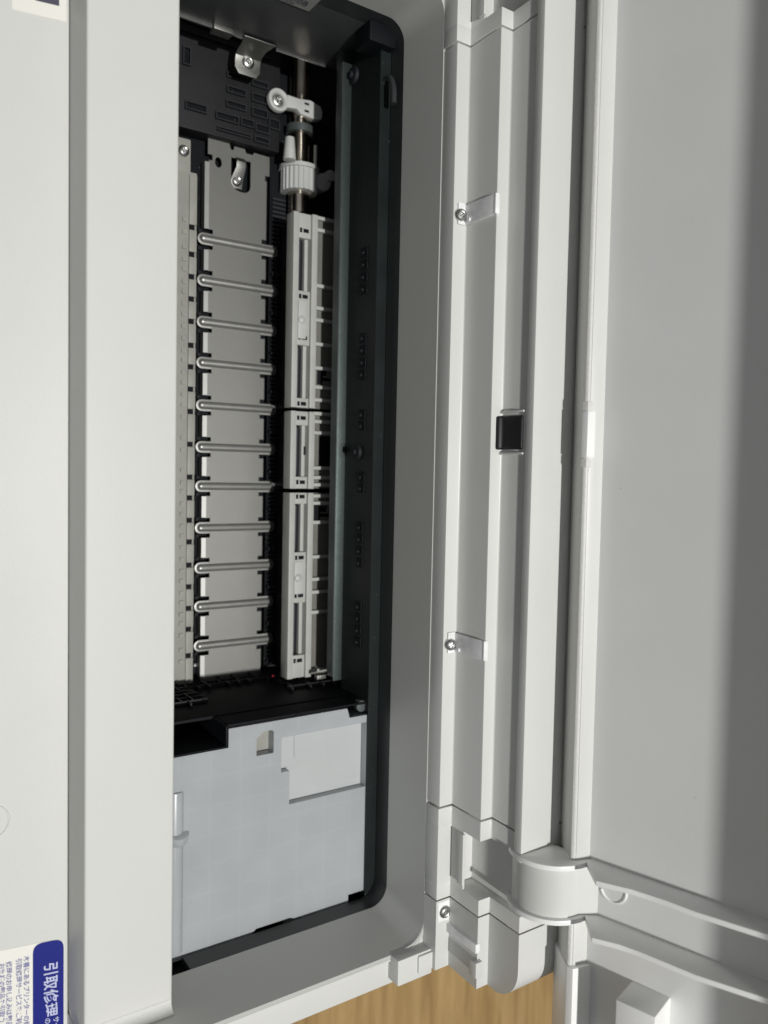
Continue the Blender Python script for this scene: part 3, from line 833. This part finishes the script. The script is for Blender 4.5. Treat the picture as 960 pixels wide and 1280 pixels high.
# --- white paper guides: three moulded frames
gcol = [Y(v, zG) for v in (362, 369, 379.5, 384, 391, 420)]
def gx(py, px=385): return X(px, py, zG)
def guide(py0, py1, slots, pads, ribs, wells, dotted=True):
    a, c = gx(py0), gx(py1)
    mb = MB()
    c0_, c1_, c2_, c3_, c4_, c5_ = gcol
    mb.box(a, c, c0_, c1_, zG - .008, zG)                       # left bar
    mb.box(a, c, c3_, c4_, zG - .008, zG + .0008)               # middle bar
    edges = sorted([a] + sum([[gx(s[0]), gx(s[1])] for s in slots], []) + [c])
    for i in range(0, len(edges), 2):                           # web between slots
        mb.box(edges[i] + .00003, edges[i + 1] - .00003, c1_ - .0001, c3_ + .0001, zG - .007, zG - .0010)
    mb.box(a, c, c2_, c3_ - .0001, zG - .0085, zG - .0035)      # slot inner wall
    g_ = obj('paper_guide', mb, NYLON, P, bevel=.0003)
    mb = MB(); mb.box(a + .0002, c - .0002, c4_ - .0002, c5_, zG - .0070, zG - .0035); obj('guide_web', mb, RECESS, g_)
    for v in ribs:
        mb = MB(); mb.box(gx(v, 400) - .0009, gx(v, 400) + .0009, c4_ - .0001, c5_ - .0002, zG - .006, zG - .0006); obj('cross_rib', mb, NYLON, g_, bevel=.0002)
    for s in slots:
        mb = MB(); xm0, xm1 = gx(s[0]) + .001, gx(s[1]) - .001
        mb.cyl((xm0, (c1_ + c2_) / 2, zG - .006), (xm1, (c1_ + c2_) / 2, zG - .0065), (c2_ - c1_) * .46, seg=20); obj('slot_roller', mb, ROLLER, g_)
        for e_ in (gx(s[0]) - .0040, gx(s[1]) + .0030):
            mb = MB(); mb.box(e_ - .0012, e_ + .0012, c1_ + .0008, c1_ + .0022, zG - .002, zG - .00085); mb.box(e_ - .0010, e_ + .0010, c2_ - .0022, c2_ + .001, zG - .002, zG - .00085); obj('vent', mb, BLACK, g_)
    for p0, p1 in pads:
        mb = MB(); mb.box(gx(p0), gx(p1), c1_ + .0004, c2_, zG - .0012, zG - .0004); o_ = obj('pad', mb, NYLONB, g_, bevel=.0003)
        mb = MB(); xm = (gx(p0) * .5 + gx(p1) * .5); mb.ball((xm, (c1_ + c2_) / 2, zG - .0004), .0022, (1, 1, .45)); obj('stud', mb, NYLONB, g_)
    for x0_, y0_, x1_, y1_ in wells:
        p_ = onz(x0_, y0_, zG - .003); r_ = onz(x1_, y1_, zG - .003)
        mb = MB(); mb.box(p_.x, r_.x, p_.y, r_.y, zG - .006, zG - .0032); obj('opening', mb, BLACK, g_)
    mb = MB(); mb.box(a + .001, c - .001, c0_ + .007, c5_ - .001, zP - .002, zG - .0092); obj('support', mb, BLACK, g_)
    return g_
guide(267, 510, [(298, 364), (432, 498)], [(377, 424)], [272, 287, 357, 385, 400, 430, 460, 484, 500], [(397, 463, 403, 481), (403, 463, 408, 470), (403, 472, 413, 477)])
guide(514.5, 611, [(532, 596)], [], [517, 527, 541, 585, 597, 606], [(399, 545, 415, 583), (380, 558, 388, 569)])
guide(616, 846, [(630, 690), (753, 818)], [(702, 742)], [620, 629, 653, 696, 724, 740, 765, 838], [(393, 631, 400, 650), (400, 633, 408, 640), (400, 642, 411, 646)])

# --- rail: folded steel angle carrying the carriage
rF = march(WB, 180, 420)
rD = march(rF, 270, 412)
xr0 = ony(428, 60, WB[0]).x; xr1_ = onz(415, 847, rD[1]).x
mb = MB(); mb.box(xr0, xr1_, rF[0], WB[0] + .002, WB[1] - .0012, WB[1])
rail = obj('carriage_rail', mb, RAIL, P, bevel=.0003)
mb = MB(); mb.box(xr0 + .0004, xr1_ - .002, rF[0] - .0003, rF[0] + .0009, rD[1], WB[1] - .0003); obj('rail_web', mb, RAILD, rail, bevel=.0002)
mb = MB(); mb.box(xr1_ - .0022, xr1_, rF[0] - .006, rF[0] - .0004, rD[1] - .003, rD[1]); obj('rail_foot', mb, STEEL, rail, bevel=.0002)
# dark rear wall with its row of lugs
mb = MB(); mb.px([WL, (WL[0], WB[1] + .0003), (WL[0] + .003, WB[1] + .0003), (BAND[0] + .003, BAND[1] + .0), (BAND[0] + .003, BAND[1] - .0008), (WL[0] + .0005, WL[1])], XL - .02, XR)
rw = obj('rear_wall', mb, WALLM, P)
def lugs(px, py, n_, step):
    c = on(px, py, WL, 90)
    for k in range(n_):
        x = c.x + (k - (n_ - 1) / 2) * step
        mb = MB(); mb.box(x - .0026, x + .0026, WL[0] - .0005, WL[0] + .0005, c.z - .0034, c.z + .0028); obj('lug', mb, BLACK, rw, bevel=.0004)
        mb = MB(); mb.ball((x + .0004, WL[0] - .0006, c.z - .0008), .0010, u=10, v=6); obj('rivet', mb, BLACK2, rw)
for a in ((456, 338, 4, .0062), (454, 445, 4, .0062), (453, 525, 2, .0058), (452, 603, 2, .0058), (450, 681, 4, .0062), (448, 780, 4, .0062)): lugs(*a)
for px_, py_, r_ in ((447, 565, .0042), (443, 95, .0046)):
    c = on(px_, py_, WL, 90)
    mb = MB(); mb.cyl((c.x, WL[0] + .0005, c.z), (c.x, WL[0] - .0016, c.z), r_, r_ * .9, seg=24); mb.cyl((c.x, WL[0] - .0016, c.z), (c.x, WL[0] - .0032, c.z), r_ * .4, seg=14)
    obj('knob', mb, BLACK2, rw, bevel=.0003)
# black hose looping at the left end of the groove
pts = []
hs = [(474, 300), (475, 200), (476, 130), (480, 105), (486, 98), (491, 106), (492, 130)]
hp = [ony(px_, py_, -.0035) for px_, py_ in hs]
def tube(name, pts, r, m, par, seg=12):
    c = bpy.data.curves.new(name, 'CURVE'); c.dimensions = '3D'; s = c.splines.new('BEZIER'); s.bezier_points.add(len(pts) - 1)
    for bp_, p_ in zip(s.bezier_points, pts): bp_.co = p_; bp_.handle_left_type = bp_.handle_right_type = 'AUTO'
    c.bevel_depth = r; c.bevel_resolution = 4; c.use_fill_caps = True
    t = bpy.data.objects.new(name, c); COL.objects.link(t); bpy.context.view_layer.update()
    me = bpy.data.meshes.new_from_object(t.evaluated_get(bpy.context.evaluated_depsgraph_get())); bpy.data.objects.remove(t)
    me.name = name; me.materials.clear(); me.materials.append(m)
    for p_ in me.polygons: p_.use_smooth = True
    return link(bpy.data.objects.new(name, me), par)
tube('hose', hp, .0016, LINER, P)
mb = MB(); c0_ = ony(471, 260, -.002); c1_ = ony(470, 840, -.002)
mb.box(c0_.x, c1_.x, -.0030, -.0015, BAND[1] - .004, BAND[1] - .0015); obj('cable_strip', mb, LINER, P, bevel=.0003)

# --- right end: black tray wall and milky box
zB = DECK - .012
def bp(px, py, z=None): v = onz(px, py, zB if z is None else z); return (v.x, v.y)
k = [bp(205, 951), bp(284, 934), bp(285.5, 912), bp(434, 885), bp(437, 895), bp(461, 893)]
xw = (k[2][0] + k[3][0]) / 2
xw2 = (k[0][0] + k[1][0]) / 2
yq = k[1][1]; yR = (k[5][1] + bp(463, 1100)[1]) / 2 
xw3 = k[5][0]
xbe = onz(312, 1174, DECK - .012).x
box_xy = [(xw2, E0[0] - .006), (xw2, yq), (xw, yq + .0006), (xw, k[3][1]), (xw + .0022, k[3][1] + .0008), (xw3, k[3][1] + .0016), (xw3, yR), (XR - .022, yR), (XR - .022, yR - .0008), (xbe - .006, yR - .0008),
          (xbe - .006, yR - .012), (xbe + .002, yR - .012), (xbe + .002, Y(395, zB, 1150)), (xbe - .004, Y(362, zB, 1160)), (xbe - .004, Y(320, zB, 1170)), (xbe - .001, Y(318, zB)), (xbe - .001, Y(262, zB)), (xbe - .001, E0[0] - .006)]
# recess in the far corner and little window
rx0 = bp(445, 905)[0]; ry0 = bp(362, 960)[1]; rx1 = bp(410, 994)[0]; ry1 = bp(457, 950)[1]
rstep = bp(350, 966)
wq0 = bp(321, 916); wq1 = bp(342, 941)
bxm = MB(); b2 = bxm.bm
def loopv(xy, z): return [b2.verts.new((x, y, z)) for x, y in xy]
o_l = loopv(box_xy, zB)
rec = [(rx0, bp(352, 925)[1]), (rx0, ry1), (rx1, ry1), (rx1, ry0), (rstep[0], ry0), (rstep[0], bp(352, 925)[1])]
win_ = [(wq0[0], wq0[1] + .004), (wq0[0], wq1[1] - .001), (wq0[0] + .001, wq1[1]), (wq1[0], wq1[1]), (wq1[0], wq0[1]), (wq0[0] + .003, wq0[1])]
r_l = loopv(rec, zB); w_l = loopv(win_, zB)
es = []
for lp in (o_l, r_l, w_l):
    for i in range(len(lp)): es.append(b2.edges.new((lp[i], lp[(i + 1) % len(lp)])))
bmesh.ops.triangle_fill(b2, use_beauty=True, edges=es, use_dissolve=False)
for lp, dz in ((r_l, .0050), (w_l, .006)):
    low = [b2.verts.new((v.co.x, v.co.y, v.co.z - dz)) for v in lp]
    for i in range(len(lp)):
        j = (i + 1) % len(lp); b2.faces.new((lp[i], lp[j], low[j], low[i]))
    if dz < .0055: b2.faces.new(low)
lowo = [b2.verts.new((v.co.x, v.co.y, zB - .05)) for v in o_l]
for i in range(len(o_l)):
    j = (i + 1) % len(o_l); b2.faces.new((o_l[i], o_l[j], lowo[j], lowo[i]))
b2.faces.new(lowo)
INSET = mat('inset_plastic', (.52, .54, .545), .28, noise=.03, nscale=60, bump=.05, sss=.25)
mbx = obj('ink_pad_box', bxm, BOXM, P)
ins = [(rec[0][0] + .0002, rec[0][1] + .0002), (rec[1][0] + .0002, rec[1][1] - .0002), (rec[2][0] - .0002, rec[2][1] - .0002), (rec[3][0] - .0002, rec[3][1] + .0002), (rec[4][0] - .0002, rec[4][1] + .0002), (rec[5][0] - .0002, rec[5][1] + .0002)]
mb = MB(); mb.pz(ins, zB - .0049, zB - .0044); obj('inset_panel', mb, INSET, mbx)
hl = bp(374, 915); hl2 = bp(374, 950)
mb = MB(); mb.box(hl[0], hl2[0], hl[1] - .0005, hl[1] + .0005, zB - .0045, zB - .0038); obj('web', mb, INSET, mbx, bevel=.0002)  # highlight streak on the panel, put into the shape as a thin rib
mbx['label'] = 'milky white translucent plastic box at the end of the opening'
wx_, wy_ = wq0
mb = MB(); mb.box(wq0[0] - .001, wq1[0] + .001, wq0[1] - .001, wq1[1] + .001, zB - .0068, zB - .0058); obj('window_floor', mb, BEIGE, mbx)
# rounded upright at the front of the box
zU = zB + .001
mb = MB(); yu = Y(221, zU, 1100); mb.cyl((bp(224, 990)[0], yu, zU - .004), (XR - .0015, yu, zU - .004), .0044, seg=32)
mb.cyl((bp(224, 1040)[0], yu + .001, zU - .0015), (bp(224, 1052)[0], yu + .001, zU - .0035), .0050, seg=24)
obj('round_bar', mb, BOXM, mbx, bevel=.0008)
# clip in the dark gap
cq = bp(365, 1156)
mb = MB(); mb.box(xbe - .003, xbe + .0045, Y(354, zB, 1150), Y(376, zB, 1150), zB - .006, zB + .0006); obj('gap_clip', mb, PLATEG, P, bevel=.0005)
# black tray: wall under the box edge with wells on its shelf
mb = MB()
zTray = zB + .0008
mb.box(xw2 - .0012, xw2 - .0002, E0[0] - .006, yq, zF, zTray)
mb.box(xw - .0015, xw - .0003, yq + .0008, yR + .006, zF, zTray - .002)
mb.box(xw - .0015, xw2 - .0002, yq - .0010, yq + .0004, zF, zTray)
tray = obj('tray_wall', mb, BLACK, P, bevel=.0003)
# shelf pieces stepping down towards the plate
zsh = zP + .004
wx = xw - .0018
mb = MB(); mb.box(wx - .0002, wx + .0012, E0[0], yR + .012, zF, zB - .016); sh = obj('tray_shelf', mb, BLACK, tray, bevel=.0002)
random.seed(3)
rows = [zP - .001 + .0062 * i for i in range(7)]
for j, zz in enumerate(rows):                     # webbed lower half of the tray wall
    yy = E0[0] + .008
    while yy < yR + .006:
        w = random.choice((.006, .008, .011))
        if not (j > 2 and E0[0] + .035 < yy < yR - .03):
            mb = MB(); mb.box(wx - .0026, wx, yy, yy + .0007, zz, zz + .0062); mb.box(wx - .0022, wx, yy + .0007, yy + w, zz, zz + .0007)
            obj('web', mb, RIBB, tray)
        yy += w
pbk = onx(237, 885, xw2 - .003)
mb = MB(); mb.box(xw2 - .012, xw2 - .001, Y(226, pbk.z, 885), Y(244, pbk.z, 885), zF, pbk.z + .004); obj('stop', mb, BLACK2, tray, bevel=.0008)
mb = MB(); mb.ball((wx - .003, Y(340, zP + .015, 860), zP + .016), .0007); obj('red_dot', mb, RED, tray)
# dark upright frame at the right of the box
mb = MB(); mb.box(xw - .002, XR - .004, yR + .0012, -.0035, zB - .03, zB - .004); fr = obj('box_frame', mb, LINER, P, bevel=.0015)
c = bp(467, 1010)
for dx in (-.006, .003, .012):
    mb = MB(); mb.box(c[0] + dx - .0008, c[0] + dx + .0008, yR + .0012, -.004, zB - .006, zB - .0026); obj('rib', mb, BLACK2, fr, bevel=.0003)
q_ = bp(455, 884); mb = MB(); mb.cyl((q_[0], q_[1], zB - .006), (q_[0], q_[1], zB - .002), .0030, seg=20); obj('bolt', mb, RAILD, fr, bevel=.0004)

# --- outer shell so the body stands on the table
mb = MB(); mb.box(-.36, -.355, yf, .15, .004, DECK - .02); mb.box(-.36, XR + .02, .11, .115, .004, T3[1] - .03); mb.box(-.36, XR + .02, -.34, -.335, .004, E3[1] - .02)
obj('outer_shell', mb, WHITE, P)
